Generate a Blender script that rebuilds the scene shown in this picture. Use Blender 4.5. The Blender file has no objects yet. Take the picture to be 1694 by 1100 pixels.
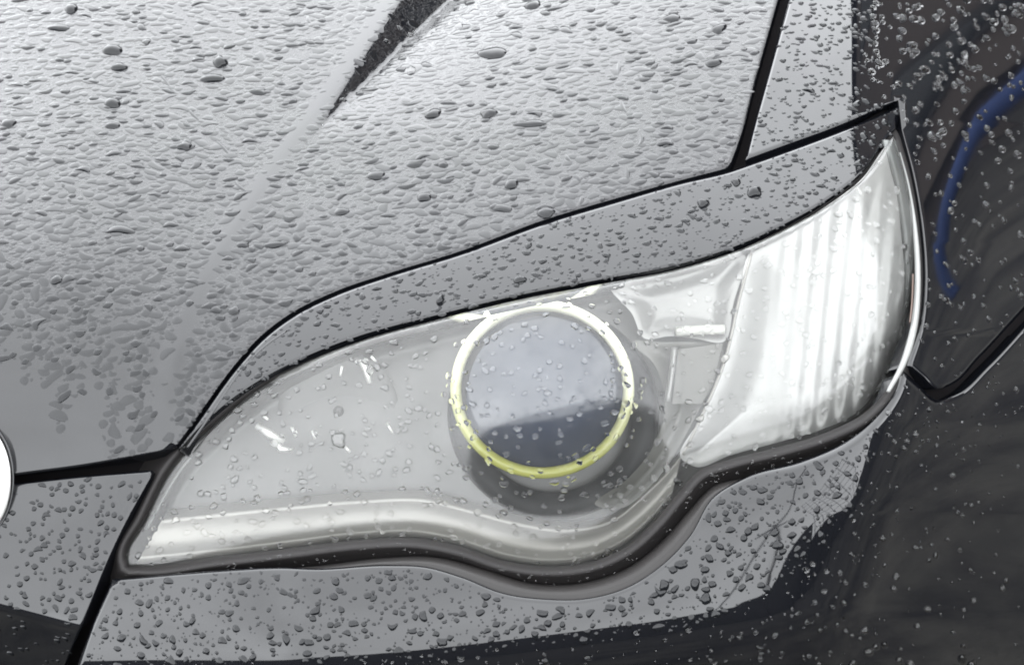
import bpy, bmesh, math, random
import numpy as np
from mathutils import Matrix, Vector
from mathutils.geometry import delaunay_2d_cdt

random.seed(7)
rng = np.random.default_rng(7)
sc = bpy.context.scene
COL = sc.collection

# ------------------------------------------------------------------ camera
PITCH, ROLL = math.radians(38), math.radians(10)
LENS, D0 = 60.0, 1.42
FPX = LENS / 36.0 * 1694.0
ex = np.array([1.0, 0, 0])
eu = np.array([0, math.sin(PITCH), math.cos(PITCH)])
AN = np.array([0, -math.cos(PITCH), math.sin(PITCH)])
AR = math.cos(ROLL) * ex - math.sin(ROLL) * eu
AU = math.sin(ROLL) * ex + math.cos(ROLL) * eu
CAM = np.array([0.0, 0.0, 0.68]) + AN * D0
cd = bpy.data.cameras.new('camera')
cd.lens = LENS
cd.sensor_width = 36.0
cd.clip_start = 0.05
cd.clip_end = 3000
cam = bpy.data.objects.new('camera', cd)
COL.objects.link(cam)
cam.matrix_world = Matrix(((AR[0], AU[0], AN[0], CAM[0]), (AR[1], AU[1], AN[1], CAM[1]),
                           (AR[2], AU[2], AN[2], CAM[2]), (0, 0, 0, 1)))
sc.camera = cam

CLOUD = 8.0
# ------------------------------------------------------------------ sky, sun, exposure
SUN_EL, SUN_ROT = math.radians(88), math.radians(20)
w = bpy.data.worlds.new('World')
sc.world = w
w.use_nodes = True
nt = w.node_tree
nt.nodes.clear()
out = nt.nodes.new('ShaderNodeOutputWorld')
bg = nt.nodes.new('ShaderNodeBackground')
sky = nt.nodes.new('ShaderNodeTexSky')
sky.sky_type = 'NISHITA'
sky.sun_disc = False
sky.sun_elevation = SUN_EL
sky.sun_rotation = SUN_ROT
sky.air_density = 1.0
sky.dust_density = 0.5
sky.ozone_density = 1.0
hs = nt.nodes.new('ShaderNodeHueSaturation')
hs.inputs['Saturation'].default_value = 0.16
# soft overcast cloud structure
tc = nt.nodes.new('ShaderNodeTexCoord')
cl = nt.nodes.new('ShaderNodeTexNoise')
cl.inputs['Scale'].default_value = 2.2
cl.inputs['Detail'].default_value = 5
cr = nt.nodes.new('ShaderNodeMapRange')
cr.inputs['From Min'].default_value = 0.3
cr.inputs['From Max'].default_value = 0.7
cr.inputs['To Min'].default_value = 0.82
cr.inputs['To Max'].default_value = 1.15
mul = nt.nodes.new('ShaderNodeVectorMath')
mul.operation = 'SCALE'
nt.links.new(tc.outputs['Generated'], cl.inputs['Vector'])
nt.links.new(cl.outputs['Fac'], cr.inputs['Value'])
nt.links.new(sky.outputs[0], hs.inputs['Color'])
# the deck is thinner and brighter beyond the car
sx = nt.nodes.new('ShaderNodeSeparateXYZ')
nt.links.new(tc.outputs['Generated'], sx.inputs[0])
gy_ = nt.nodes.new('ShaderNodeMapRange')
gy_.inputs['From Min'].default_value = -0.2
gy_.inputs['From Max'].default_value = 1.0
gy_.inputs['To Min'].default_value = 0.95
gy_.inputs['To Max'].default_value = 1.1
nt.links.new(sx.outputs['Y'], gy_.inputs['Value'])
mm = nt.nodes.new('ShaderNodeMath')
mm.operation = 'MULTIPLY'
nt.links.new(cr.outputs[0], mm.inputs[0])
nt.links.new(gy_.outputs[0], mm.inputs[1])
# and thickest straight overhead
gz_ = nt.nodes.new('ShaderNodeMapRange')
gz_.inputs['From Min'].default_value = 0.35
gz_.inputs['From Max'].default_value = 1.0
gz_.inputs['To Min'].default_value = 1.0
gz_.inputs['To Max'].default_value = 0.8
nt.links.new(sx.outputs['Z'], gz_.inputs['Value'])
m3 = nt.nodes.new('ShaderNodeMath')
m3.operation = 'MULTIPLY'
nt.links.new(mm.outputs[0], m3.inputs[0])
nt.links.new(gz_.outputs[0], m3.inputs[1])
nt.links.new(m3.outputs[0], mul.inputs['Scale'])
# closed cloud deck over most of the clear-sky colour
mixc = nt.nodes.new('ShaderNodeMix')
mixc.data_type = 'RGBA'
mixc.inputs[0].default_value = 0.9
mixc.inputs[7].default_value = (*[CLOUD * k for k in (0.955, 0.99, 1.03)], 1)
nt.links.new(hs.outputs[0], mixc.inputs[6])
nt.links.new(mixc.outputs[2], mul.inputs[0])
nt.links.new(mul.outputs[0], bg.inputs['Color'])
bg.inputs['Strength'].default_value = 0.12
nt.links.new(bg.outputs[0], out.inputs[0])
sl = bpy.data.lights.new('sun', 'SUN')
sl.energy = 0.6
sl.angle = math.radians(168)      # sunlight spread by a closed cloud deck
sl.color = (1.0, 0.97, 0.93)
so = bpy.data.objects.new('sun', sl)
COL.objects.link(so)
so.rotation_euler = (math.radians(90) - SUN_EL, 0, math.pi - SUN_ROT)
so.location = (0, 0, 6)
sc.view_settings.view_transform = 'Standard'
sc.view_settings.look = 'None'
sc.view_settings.gamma = 1
sc.view_settings.exposure = 2.64
sc.cycles.filter_width = 1.9
sc.cycles.max_bounces = 14
sc.cycles.transparent_max_bounces = 24
sc.cycles.caustics_reflective = True

# ------------------------------------------------------------------ object helpers
def tag(o, label=None, cat=None, group=None, kind=None):
    if label: o['label'] = label
    if cat: o['category'] = cat
    if group: o['group'] = group
    if kind: o['kind'] = kind
    return o

def empty(name, loc=(0, 0, 0)):
    o = bpy.data.objects.new(name, None)
    COL.objects.link(o)
    o.location = loc
    return o

def mesh_obj(name, verts, faces, mat, parent=None, normals=None, smooth=True, attrs=None):
    me = bpy.data.meshes.new(name)
    me.from_pydata([tuple(v) for v in verts], [], [tuple(f) for f in faces])
    me.update()
    me.polygons.foreach_set('use_smooth', [smooth] * len(me.polygons))
    if attrs:
        for k, a in attrs.items():
            at = me.attributes.new(k, 'FLOAT', 'POINT')
            at.data.foreach_set('value', np.asarray(a, dtype=np.float32))
    if normals is not None:
        me.normals_split_custom_set_from_vertices([tuple(n) for n in normals])
    if mat: me.materials.append(mat)
    o = bpy.data.objects.new(name, me)
    COL.objects.link(o)
    if parent: o.parent = parent
    return o

# ------------------------------------------------------------------ materials
def new_mat(name):
    m = bpy.data.materials.new(name)
    m.use_nodes = True
    n = m.node_tree
    n.nodes.clear()
    o = n.nodes.new('ShaderNodeOutputMaterial')
    return m, n, o

def principled(name, col, rough=0.5, metal=0.0, ior=1.5, **kw):
    m, n, o = new_mat(name)
    p = n.nodes.new('ShaderNodeBsdfPrincipled')
    p.inputs['Base Color'].default_value = (*col, 1)
    p.inputs['Roughness'].default_value = rough
    p.inputs['Metallic'].default_value = metal
    p.inputs['IOR'].default_value = ior
    for k, v in kw.items():
        p.inputs[k.replace('_', ' ')].default_value = v
    n.links.new(p.outputs[0], o.inputs[0])
    return m, n, p

def noise(n, scale, detail=3, rough=0.5, vec=None, dist=0.0):
    t = n.nodes.new('ShaderNodeTexNoise')
    t.inputs['Scale'].default_value = scale
    t.inputs['Detail'].default_value = detail
    t.inputs['Roughness'].default_value = rough
    t.inputs['Distortion'].default_value = dist
    if vec is None:
        c = n.nodes.new('ShaderNodeTexCoord')
        vec = c.outputs['Object']
    n.links.new(vec, t.inputs['Vector'])
    return t

def maprange(n, src, a, b, c, d, smooth=False):
    r = n.nodes.new('ShaderNodeMapRange')
    if smooth: r.interpolation_type = 'SMOOTHSTEP'
    r.inputs['From Min'].default_value = a
    r.inputs['From Max'].default_value = b
    r.inputs['To Min'].default_value = c
    r.inputs['To Max'].default_value = d
    n.links.new(src, r.inputs['Value'])
    return r.outputs[0]

def mathn(n, op, a, b):
    r = n.nodes.new('ShaderNodeMath')
    r.operation = op
    for i, v in enumerate((a, b)):
        if hasattr(v, 'links'): n.links.new(v, r.inputs[i])
        else: r.inputs[i].default_value = v
    return r.outputs[0]

# black clear-coated paint under a broken film of rain water
def make_paint():
    m, n, p = principled('black_car_paint', (0.0032, 0.0035, 0.0046), 0.03, ior=1.52)
    at = n.nodes.new('ShaderNodeAttribute'); at.attribute_name = 'wet'
    f1 = noise(n, 210, 3.0, 0.5, dist=1.4)
    h = maprange(n, f1.outputs['Fac'], 0.47, 0.56, 0, 1, True)
    h = mathn(n, 'MULTIPLY', h, at.outputs['Fac'])
    b = n.nodes.new('ShaderNodeBump')
    b.inputs['Strength'].default_value = 1.0
    b.inputs['Distance'].default_value = FILM
    n.links.new(h, b.inputs['Height'])
    n.links.new(b.outputs[0], p.inputs['Normal'])
    d = noise(n, 9, 4, 0.6)
    rr = maprange(n, d.outputs['Fac'], 0.4, 0.7, 0.025, 0.06)
    n.links.new(rr, p.inputs['Roughness'])
    return m
FILM = 0.00009
M = {}
M['paint'] = make_paint()
M['rubber'] = principled('black_rubber_seal', (0.010, 0.009, 0.009), 0.6, ior=1.3)[0]
M['lip'] = principled('grey_brown_plastic_lip', (0.018, 0.0168, 0.0165), 0.5, ior=1.35)[0]
M['dark'] = principled('gap_backing_black', (0.006, 0.0055, 0.006), 0.9, ior=1.12)[0]
M['housing'] = principled('dark_grey_lamp_housing', (0.058, 0.058, 0.057), 0.4)[0]
M['blackbowl'] = principled('black_projector_bowl', (0.006, 0.007, 0.009), 0.5, ior=1.25)[0]
M['satin'] = principled('satin_silver_trim', (0.25, 0.243, 0.225), 0.4, metal=0.3)[0]
M['silver'] = principled('bright_reflector', (0.27, 0.27, 0.265), 0.32, metal=0.3)[0]
M['bezel'] = principled('pale_silver_bezel', (0.2, 0.2, 0.195), 0.3, metal=0.3)[0]
M['bezel_dark'] = principled('grey_bezel', (0.075, 0.074, 0.066), 0.4)[0]
M['rim'] = principled('pale_lens_rim', (0.17, 0.172, 0.168), 0.3)[0]
M['edge'] = principled('moulded_lens_rim', (0.085, 0.09, 0.088), 0.25)[0]
M['glint'] = principled('glint_chrome', (0.75, 0.75, 0.73), 0.3, metal=0.5)[0]
M['whitebar'] = principled('pale_plastic', (0.5, 0.5, 0.47), 0.4)[0]
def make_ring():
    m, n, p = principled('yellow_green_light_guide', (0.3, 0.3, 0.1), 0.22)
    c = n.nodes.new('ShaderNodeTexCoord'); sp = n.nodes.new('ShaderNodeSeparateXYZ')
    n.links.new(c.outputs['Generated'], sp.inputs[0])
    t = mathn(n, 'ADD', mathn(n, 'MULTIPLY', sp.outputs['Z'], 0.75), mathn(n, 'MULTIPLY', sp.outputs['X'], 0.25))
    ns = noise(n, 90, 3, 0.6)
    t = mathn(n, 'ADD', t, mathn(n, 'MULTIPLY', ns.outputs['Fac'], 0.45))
    r = n.nodes.new('ShaderNodeValToRGB')  # bright upper part of the ring put into its colour, paler upwards
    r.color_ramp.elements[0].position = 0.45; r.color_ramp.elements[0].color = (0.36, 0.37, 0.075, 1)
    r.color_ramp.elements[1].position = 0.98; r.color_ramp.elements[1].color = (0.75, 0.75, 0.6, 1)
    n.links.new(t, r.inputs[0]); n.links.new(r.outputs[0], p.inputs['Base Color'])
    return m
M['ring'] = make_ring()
M['amber'] = principled('amber_reflector', (0.06, 0.036, 0.027), 0.3)[0]
M['chrome_badge'] = principled('bright_badge_metal', (0.75, 0.74, 0.72), 0.35, metal=0.6)[0]
M['chrome'] = principled('chrome', (0.8, 0.8, 0.8), 0.05, metal=1.0)[0]
M['projector'] = principled('projector_glass', (0.008, 0.014, 0.03), 0.10, ior=1.5)[0]

def make_lens():
    m, n, o = new_mat('clear_headlight_lens')
    tr = n.nodes.new('ShaderNodeBsdfTransparent')
    tr.inputs[0].default_value = (0.93, 0.935, 0.925, 1)
    gl = n.nodes.new('ShaderNodeBsdfGlossy')
    gl.inputs['Roughness'].default_value = 0.11
    fr = n.nodes.new('ShaderNodeFresnel')
    fr.inputs['IOR'].default_value = 1.58
    f1 = noise(n, 260, 2.0, 0.5, dist=0.8)
    h = maprange(n, f1.outputs['Fac'], 0.5, 0.6, 0, 1, True)
    b = n.nodes.new('ShaderNodeBump')
    b.inputs['Strength'].default_value = 1.0
    b.inputs['Distance'].default_value = 0.00003
    n.links.new(h, b.inputs['Height'])
    mx = n.nodes.new('ShaderNodeMixShader')
    n.links.new(fr.outputs[0], mx.inputs[0])
    n.links.new(tr.outputs[0], mx.inputs[1])
    n.links.new(gl.outputs[0], mx.inputs[2])
    df = n.nodes.new('ShaderNodeBsdfDiffuse')          # slightly weathered plastic
    df.inputs[0].default_value = (0.8, 0.8, 0.78, 1)
    m2 = n.nodes.new('ShaderNodeMixShader')
    hz = noise(n, 14, 4, 0.6)
    n.links.new(maprange(n, hz.outputs['Fac'], 0.35, 0.7, 0.018, 0.044), m2.inputs[0])
    n.links.new(mx.outputs[0], m2.inputs[1]); n.links.new(df.outputs[0], m2.inputs[2])
    n.links.new(m2.outputs[0], o.inputs[0])
    return m
M['lens'] = make_lens()

def make_water():
    # clear water lying on black paint: the paint shows through as dark depth
    return principled('rain_water', (0.004, 0.0045, 0.0055), 0.02, ior=1.35)[0]
M['water'] = make_water()
def make_glass_water():
    m, n, p = principled('clear_rain_water', (1, 1, 1), 0.0, ior=1.33)
    p.inputs['Transmission Weight'].default_value = 1.0
    return m
M['water_glass'] = make_glass_water()
def make_water_clear():
    m, n, o = new_mat('rain_water_on_lens')
    tr = n.nodes.new('ShaderNodeBsdfRefraction'); tr.inputs['IOR'].default_value = 1.33
    tr.inputs['Roughness'].default_value = 0.0
    gl = n.nodes.new('ShaderNodeBsdfGlossy'); gl.inputs['Roughness'].default_value = 0.02
    fr = n.nodes.new('ShaderNodeFresnel'); fr.inputs['IOR'].default_value = 1.4
    mx = n.nodes.new('ShaderNodeMixShader')
    n.links.new(fr.outputs[0], mx.inputs[0]); n.links.new(tr.outputs[0], mx.inputs[1]); n.links.new(gl.outputs[0], mx.inputs[2])
    n.links.new(mx.outputs[0], o.inputs[0])
    return m
M['water_clear'] = make_water_clear()
M['water_flat'] = principled('thin_rain_water', (0.004, 0.0045, 0.0055), 0.03, ior=1.425)[0]

# ------------------------------------------------------------------ the body surface
# height (metres, towards the viewer's side) of the bodywork over a working plane, and its tangent frame
S0 = D0 / FPX
def sstep(x, a, b):
    t = np.clip((x - a) / (b - a), 0, 1)
    return t * t * (3 - 2 * t)
def softplus(x, k):
    return k * np.logaddexp(0, x / k)

YS = np.array([-400, -150, 0, 200, 400, 550, 650, 750, 850, 950, 1020, 1080, 1130, 1200, 1350, 1700], float)
def cumint(angs, ys=YS):
    yy = np.arange(-400, 1800, 2.0)
    sl = np.tan(np.radians(np.interp(yy, ys, angs)))
    k = np.exp(-np.linspace(-2, 2, 41) ** 2); k /= k.sum()
    sl = np.convolve(np.pad(sl, 20, mode='edge'), k, 'valid')
    W = np.cumsum(sl) * 2.0 * S0
    i0 = np.searchsorted(yy, 600)
    return yy, W - W[i0]
BODY_I = cumint([66, 66, 65, 60, 52, 43, 36, 31, 27, 22, 13, 0, -22, -45, -60, -65])
LEFT_I = cumint([66, 66, 65, 59, 49, 34, 22, 14, 10, 6, 3, -2, -20, -40, -60, -65])
LENS_I = cumint([66, 65, 62, 57, 50, 33, 16, 5, 0, -1, -2, -4, -22, -45, -60, -65])

XB_Y = np.array([-400, 0, 200, 400, 550, 700, 850, 1000, 1500], float)
XB_X = np.array([1424, 1422, 1418, 1440, 1460, 1450, 1425, 1385, 1300], float)
def side_drop(x, y):
    xb = np.interp(y, XB_Y, XB_X)
    d = x - xb
    dd = np.arange(-1500, 1500, 4.0)
    sl = np.interp(dd, [-900, -300, -120, -20, 15, 70, 200, 600], [0.0, 0.08, 0.22, 0.55, 1.1, 1.7, 2.2, 3.0])
    W = np.cumsum(sl) * 4.0 * S0
    W -= W[np.searchsorted(dd, -600)]
    return -np.interp(d, dd, W)

def yprime(x, y):
    return y + (0.25 - 0.13 * sstep(y, 820, 1020)) * softplus(x - 600, 90)

def crease(x, y):
    xl = 662 - 0.66 * y + 0.0001 * y * y
    wd = 82.0 * (softplus(222 - y, 7.0) / 222.0) ** 1.1
    xr = xl + wd
    t = softplus(x - xl, 2.5) - softplus(x - xl - wd, 2.5)
    step = -1.55 * S0 * t
    rec = np.exp(-np.clip(x - xr, 0, None) / 260.0)
    step = step * np.where(x > xr, rec, 1.0)
    # gentle rise towards the crease on the left
    step += 0.010 * np.exp(-np.clip(xl - x, 0, None) / 200.0) * sstep(-y, -260, 0) * np.where(x > xl, rec * 0 + np.exp(-np.clip(x - xl, 0, None) / 260.0), 1.0)
    # rounded rib running on down the bonnet
    xc = np.interp(y, [-300, 0, 110, 200, 260, 360, 470, 560, 650, 740], [840, 642, 572, 508, 462, 396, 334, 300, 278, 262])
    q = (x - xc) * 0.8
    fade = 1 - sstep(y, 560, 740)
    step += 0.0011 * np.exp(-(q / 20.0) ** 2) * fade
    return step

def w_hood(x, y):
    yl = np.interp(y, *LEFT_I)
    yb = np.interp(yprime(x, y), *BODY_I)
    t = sstep(x, 60, 520)
    return yl * (1 - t) + yb * t + side_drop(x, y) + crease(x, y)
def w_body(x, y):
    yl = np.interp(y, *LEFT_I)
    yb = np.interp(yprime(x, y), *BODY_I)
    t = sstep(x, 60, 520)
    return yl * (1 - t) + yb * t + side_drop(x, y)
def w_nose(x, y):
    f = softplus(y - (1003 + 0.27 * x), 3.0)
    return w_body(x, y) - f * S0 * 1.3 - 0.004
def bulge(x, y):
    rho = np.sqrt(((x - 905) / 248.0) ** 2 + ((y - 605) / 265.0) ** 2)
    return 0.032 * np.clip(1 - rho * rho, 0, 1) ** 2
def w_lens(x, y):
    yl = np.interp(y, *LEFT_I)
    yb = np.interp(yprime(x, y), *LENS_I)
    t = sstep(x, 60, 520)
    a = yl * (1 - t) + yb * t
    return a + side_drop(x, y) + bulge(x, y) - 0.003

def P(x, y, w):
    x = np.asarray(x, float); y = np.asarray(y, float); w = np.asarray(w, float)
    D = D0 - w
    return (CAM[None, :] + ((D / FPX) * (x - 847))[:, None] * AR[None, :]
            - ((D / FPX) * (y - 550))[:, None] * AU[None, :] - D[:, None] * AN[None, :])

def frame(x, y, wf, e=1.5):
    px = P(x + e, y, wf(x + e, y)) - P(x - e, y, wf(x - e, y))
    py = P(x, y + e, wf(x, y + e)) - P(x, y - e, wf(x, y - e))
    n = -np.cross(px, py)
    n /= np.linalg.norm(n, axis=1)[:, None]
    # px right, py down in picture: cross(px,-py) faces the viewer
    return px / (2 * e), py / (2 * e), n

def catmull(pts, closed=False, step=6.0, sharp=()):
    pts = [np.array(p, float) for p in pts]
    n = len(pts)
    outp = []
    rngi = range(n) if closed else range(n - 1)
    for i in rngi:
        p1, p2 = pts[i], pts[(i + 1) % n]
        p0 = pts[(i - 1) % n] if (closed or i > 0) else p1
        p3 = pts[(i + 2) % n] if (closed or i < n - 2) else p2
        if i in sharp: p0 = p1
        if (i + 1) % n in sharp: p3 = p2
        m = max(1, int(np.linalg.norm(p2 - p1) / step))
        d01 = max(np.linalg.norm(p1 - p0), 1e-6); d12 = np.linalg.norm(p2 - p1); d23 = max(np.linalg.norm(p3 - p2), 1e-6)
        m1 = (p2 - p1) if i in sharp or d01 < 1e-5 else ((p2 - p1) / d12 * d01 + (p1 - p0) / d01 * d12) / (d01 + d12) * d12
        m2 = (p2 - p1) if (i + 1) % n in sharp or d23 < 1e-5 else ((p2 - p1) / d12 * d23 + (p3 - p2) / d23 * d12) / (d12 + d23) * d12
        for k in range(m):
            t = k / m
            outp.append((2 * t**3 - 3 * t**2 + 1) * p1 + (t**3 - 2 * t**2 + t) * m1 + (-2 * t**3 + 3 * t**2) * p2 + (t**3 - t**2) * m2)
    if not closed: outp.append(pts[-1])
    return np.array(outp)

def inside(poly, x, y):
    r = np.zeros(len(x), bool)
    a = poly; b = np.roll(poly, -1, axis=0)
    for (x1, y1), (x2, y2) in zip(a, b):
        if y1 == y2: continue
        c = ((y1 > y) != (y2 > y)) & (x < (x2 - x1) * (y - y1) / (y2 - y1) + x1)
        r ^= c
    return r

def dist_poly(poly, x, y):
    """distance to closed polyline, unit vector from point to the nearest edge point, and that point"""
    a = poly; b = np.roll(poly, -1, axis=0)
    best = np.full(len(x), 1e9); qx = np.zeros(len(x)); qy = np.zeros(len(x))
    for (x1, y1), (x2, y2) in zip(a, b):
        dx, dy = x2 - x1, y2 - y1
        L = dx * dx + dy * dy
        if L == 0: continue
        t = np.clip(((x - x1) * dx + (y - y1) * dy) / L, 0, 1)
        cx, cy = x1 + t * dx, y1 + t * dy
        d = np.hypot(x - cx, y - cy)
        m = d < best
        best[m] = d[m]; qx[m] = cx[m]; qy[m] = cy[m]
    return best, qx, qy

def orient(poly):
    a = poly; b = np.roll(poly, -1, axis=0)
    ar = np.sum(a[:, 0] * b[:, 1] - b[:, 0] * a[:, 1])
    return poly if ar > 0 else poly[::-1]     # + : clockwise as seen in the picture (y down)

def panel(name, poly, wf, mat, parent, R=8.0, step=8.0, skirt=0.022, attr=None, roll=0.0035, lines=()):
    """sheet-metal panel: follows the body surface wf, its edge rolled over and folded in"""
    poly = orient(np.asarray(poly, float))
    nb = len(poly)
    tn = np.roll(poly, -1, axis=0) - np.roll(poly, 1, axis=0)
    tn /= np.linalg.norm(tn, axis=1)[:, None] + 1e-9
    inn = np.stack([-tn[:, 1], tn[:, 0]], axis=1)
    Rf = (R if callable(R) else (lambda x, y: np.full(len(x), float(R))))
    Rb = Rf(poly[:, 0], poly[:, 1])
    pts = [poly]
    for fr in (0.04, 0.12, 0.25, 0.42, 0.65, 1.0, 1.4):
        q = poly + inn * (Rb * fr)[:, None]
        d, _, _ = dist_poly(poly, q[:, 0], q[:, 1])
        ok = inside(poly, q[:, 0], q[:, 1]) & (d > Rb * fr * 0.93)
        pts.append(q[ok])
    x0, y0 = poly.min(axis=0); x1, y1 = poly.max(axis=0)
    gx, gy = np.meshgrid(np.arange(x0, x1, step), np.arange(y0, y1, step))
    gx = gx.ravel(); gy = gy.ravel()
    gx = gx + (np.round((gy - y0) / step) % 2) * step * 0.5
    k = inside(poly, gx, gy)
    gx, gy = gx[k], gy[k]
    d, qx, qy = dist_poly(poly, gx, gy)
    k = d > Rf(qx, qy) * 1.4 + step * 0.6
    gx, gy = gx[k], gy[k]
    for ln in lines:
        c = catmull(ln, step=4)
        t = np.gradient(c, axis=0); t /= np.linalg.norm(t, axis=1)[:, None] + 1e-9
        c = np.concatenate([c + np.stack([-t[:, 1], t[:, 0]], axis=1) * o for o in (-7, -3.5, 0, 3.5, 7)])
        d, qx, qy = dist_poly(poly, c[:, 0], c[:, 1])
        c = c[inside(poly, c[:, 0], c[:, 1]) & (d > Rf(qx, qy) * 1.4 + 3)]
        dm = np.full(len(gx), 1e9)
        for q in c[::2]:
            dm = np.minimum(dm, (gx - q[0]) ** 2 + (gy - q[1]) ** 2)
        kk = dm > 25
        gx, gy = gx[kk], gy[kk]
        pts.append(c)
    pts.append(np.stack([gx, gy], axis=1))
    allp = np.concatenate(pts)
    res = delaunay_2d_cdt([Vector(p) for p in allp], [], [list(range(nb))], 1, 1e-3)
    V = np.array([(v.x, v.y) for v in res[0]])
    F = [tuple(f) for f in res[2]]
    orig = res[3]
    x, y = V[:, 0], V[:, 1]
    d, qx, qy = dist_poly(poly, x, y)
    r = Rf(qx, qy)
    u = np.clip(1 - d / r, 0, 0.985)
    depth = np.minimum(roll * r / 8.0, 0.03) 
    w0 = wf(x, y)
    ww = w0 - depth * (1 - np.sqrt(1 - u * u))
    X = P(x, y, ww)
    e1, e2, n0 = frame(x, y, wf)
    gdx = qx - x; gdy = qy - y
    on = d < 1e-3
    # outward direction for points on the border itself
    if on.any():
        bi = np.argmin((V[on][:, None, 0] - poly[None, :, 0]) ** 2 + (V[on][:, None, 1] - poly[None, :, 1]) ** 2, axis=1)
        gdx[on] = -inn[bi, 0]; gdy[on] = -inn[bi, 1]
    L = np.hypot(gdx, gdy) + 1e-9
    g3 = (gdx / L)[:, None] * e1 + (gdy / L)[:, None] * e2
    sl = depth / r * u / np.sqrt(1 - u * u)          # metres per px
    plen = np.linalg.norm(g3, axis=1)
    nrm = n0 + (sl / plen)[:, None] * g3 / plen[:, None]
    nrm /= np.linalg.norm(nrm, axis=1)[:, None]
    # faces towards the viewer
    FF = []
    for f in F:
        a, b, c = f[0], f[1], f[2]
        ar = (x[b] - x[a]) * (y[c] - y[a]) - (x[c] - x[a]) * (y[b] - y[a])
        FF.append(f if ar < 0 else f[::-1])
    if skirt > 0:
        # folded-in flange
        vid = {}
        for i in np.nonzero(on)[0]:
            vid[i] = True
        edges = {}
        for f in FF:
            for a, b in zip(f, f[1:] + f[:1]):
                edges[(a, b)] = edges.get((a, b), 0) + 1
        bnd = [(a, b) for (a, b) in edges if (b, a) not in edges]
        bs = sorted({a for e in bnd for a in e})
        idx = {b: i for i, b in enumerate(bs)}
        base = len(X)
        bb = np.array(bs)
        o3 = g3[bb] / np.linalg.norm(g3[bb], axis=1)[:, None]
        top = X[bb]
        low = X[bb] - n0[bb] * skirt - o3 * skirt * 0.10
        X = np.concatenate([X, top, low])
        nrm = np.concatenate([nrm, o3, o3])
        m = len(bs)
        for a, b in bnd:
            i, j = idx[a], idx[b]
            FF.append((base + j, base + i, base + m + i, base + m + j))
        x = np.concatenate([x, x[bb], x[bb]]); y = np.concatenate([y, y[bb], y[bb]])
    attrs = {k: f(x, y) for k, f in attr.items()} if attr else None
    return mesh_obj(name, X, FF, mat, parent, nrm, True, attrs)

def tube(name, pts3, rad, mat, parent, seg=10, closed=False, caps=True):
    pts3 = np.asarray(pts3, float); n = len(pts3)
    rad = np.broadcast_to(np.asarray(rad, float), (n,))
    V = []; F = []
    if closed: T = np.roll(pts3, -1, axis=0) - np.roll(pts3, 1, axis=0)
    else: T = np.gradient(pts3, axis=0)
    T /= np.linalg.norm(T, axis=1)[:, None] + 1e-12
    for i in range(n):
        a = np.cross(T[i], AN); a /= np.linalg.norm(a) + 1e-9
        b = np.cross(a, T[i])
        for k in range(seg):
            t = 2 * math.pi * k / seg
            V.append(pts3[i] + rad[i] * (math.cos(t) * a + math.sin(t) * b))
    for i in range(n if closed else n - 1):
        j = (i + 1) % n
        for k in range(seg):
            l = (k + 1) % seg
            F.append((i * seg + k, i * seg + l, j * seg + l, j * seg + k))
    if not closed and caps:
        F.append(tuple(range(seg))[::-1]); F.append(tuple((n - 1) * seg + k for k in range(seg)))
    return mesh_obj(name, V, F, mat, parent)

def strip3(name, A, B, mat, parent, thick=0.0):
    """ribbon between two 3-D polylines of the same length"""
    n = len(A)
    V = list(A) + list(B)
    F = [(i, i + 1, n + i + 1, n + i) for i in range(n - 1)]
    return mesh_obj(name, V, F, mat, parent)

# ------------------------------------------------------------------ outlines of the panels
HOOD_LINE = [(291, 740), (331, 684), (381, 614), (431, 557), (481, 519), (561, 480), (641, 453), (761, 416), (901, 364), (1021, 328), (1121, 300), (1202, 279)]
STRIP_TOP = [(294, 744), (335, 687), (385, 617), (435, 561), (483, 524), (562, 485), (642, 457), (762, 420), (902, 369), (1022, 333), (1122, 304), (1212, 282), (1232, 275), (1300, 251), (1380, 221), (1440, 197), (1490, 176)]
LENS_TOP = [(205, 925), (235, 860), (277, 778), (300, 748), (340, 711), (390, 668), (450, 628), (510, 598), (600, 563), (720, 530), (850, 498), (1000, 469), (1120, 446), (1220, 415), (1310, 374), (1370, 340), (1430, 294), (1478, 226)]
LENS_RIGHT = [(1498, 290), (1513, 380), (1518, 470), (1510, 550), (1492, 606)]
LENS_LOW = [(1470, 650), (1430, 690), (1370, 720), (1290, 745), (1210, 765), (1160, 783), (1125, 820), (1085, 868), (1040, 908), (980, 935), (900, 943), (830, 933), (760, 910), (690, 897), (600, 899), (480, 913), (360, 927), (230, 941), (208, 938)]
LIP_IN = [(470, 940), (520, 937), (640, 923), (720, 922), (800, 942), (880, 966), (960, 966), (1040, 940), (1100, 893), (1142, 845), (1180, 806), (1240, 790)]
LIP_OUT = [(470, 944), (520, 945), (640, 938), (705, 940), (765, 957), (835, 984), (900, 993), (965, 993), (1035, 975), (1095, 937), (1142, 888), (1180, 828), (1240, 795)]
BUMP_TOP = [(200, 957), (360, 943), (470, 938), (520, 940), (640, 934), (705, 937), (765, 954), (835, 981), (900, 990), (965, 990), (1035, 972), (1095, 934), (1142, 885), (1178, 824), (1238, 787), (1325, 762), (1402, 728), (1457, 684), (1487, 640), (1495, 614)]
OLD_TOP = [(202, 963), (360, 948), (520, 937), (640, 923), (720, 922), (800, 942), (880, 966), (960, 966), (1040, 940), (1100, 893), (1142, 845), (1180, 806), (1240, 790), (1330, 768), (1410, 734), (1465, 690), (1492, 645), (1497, 616)]

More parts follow.
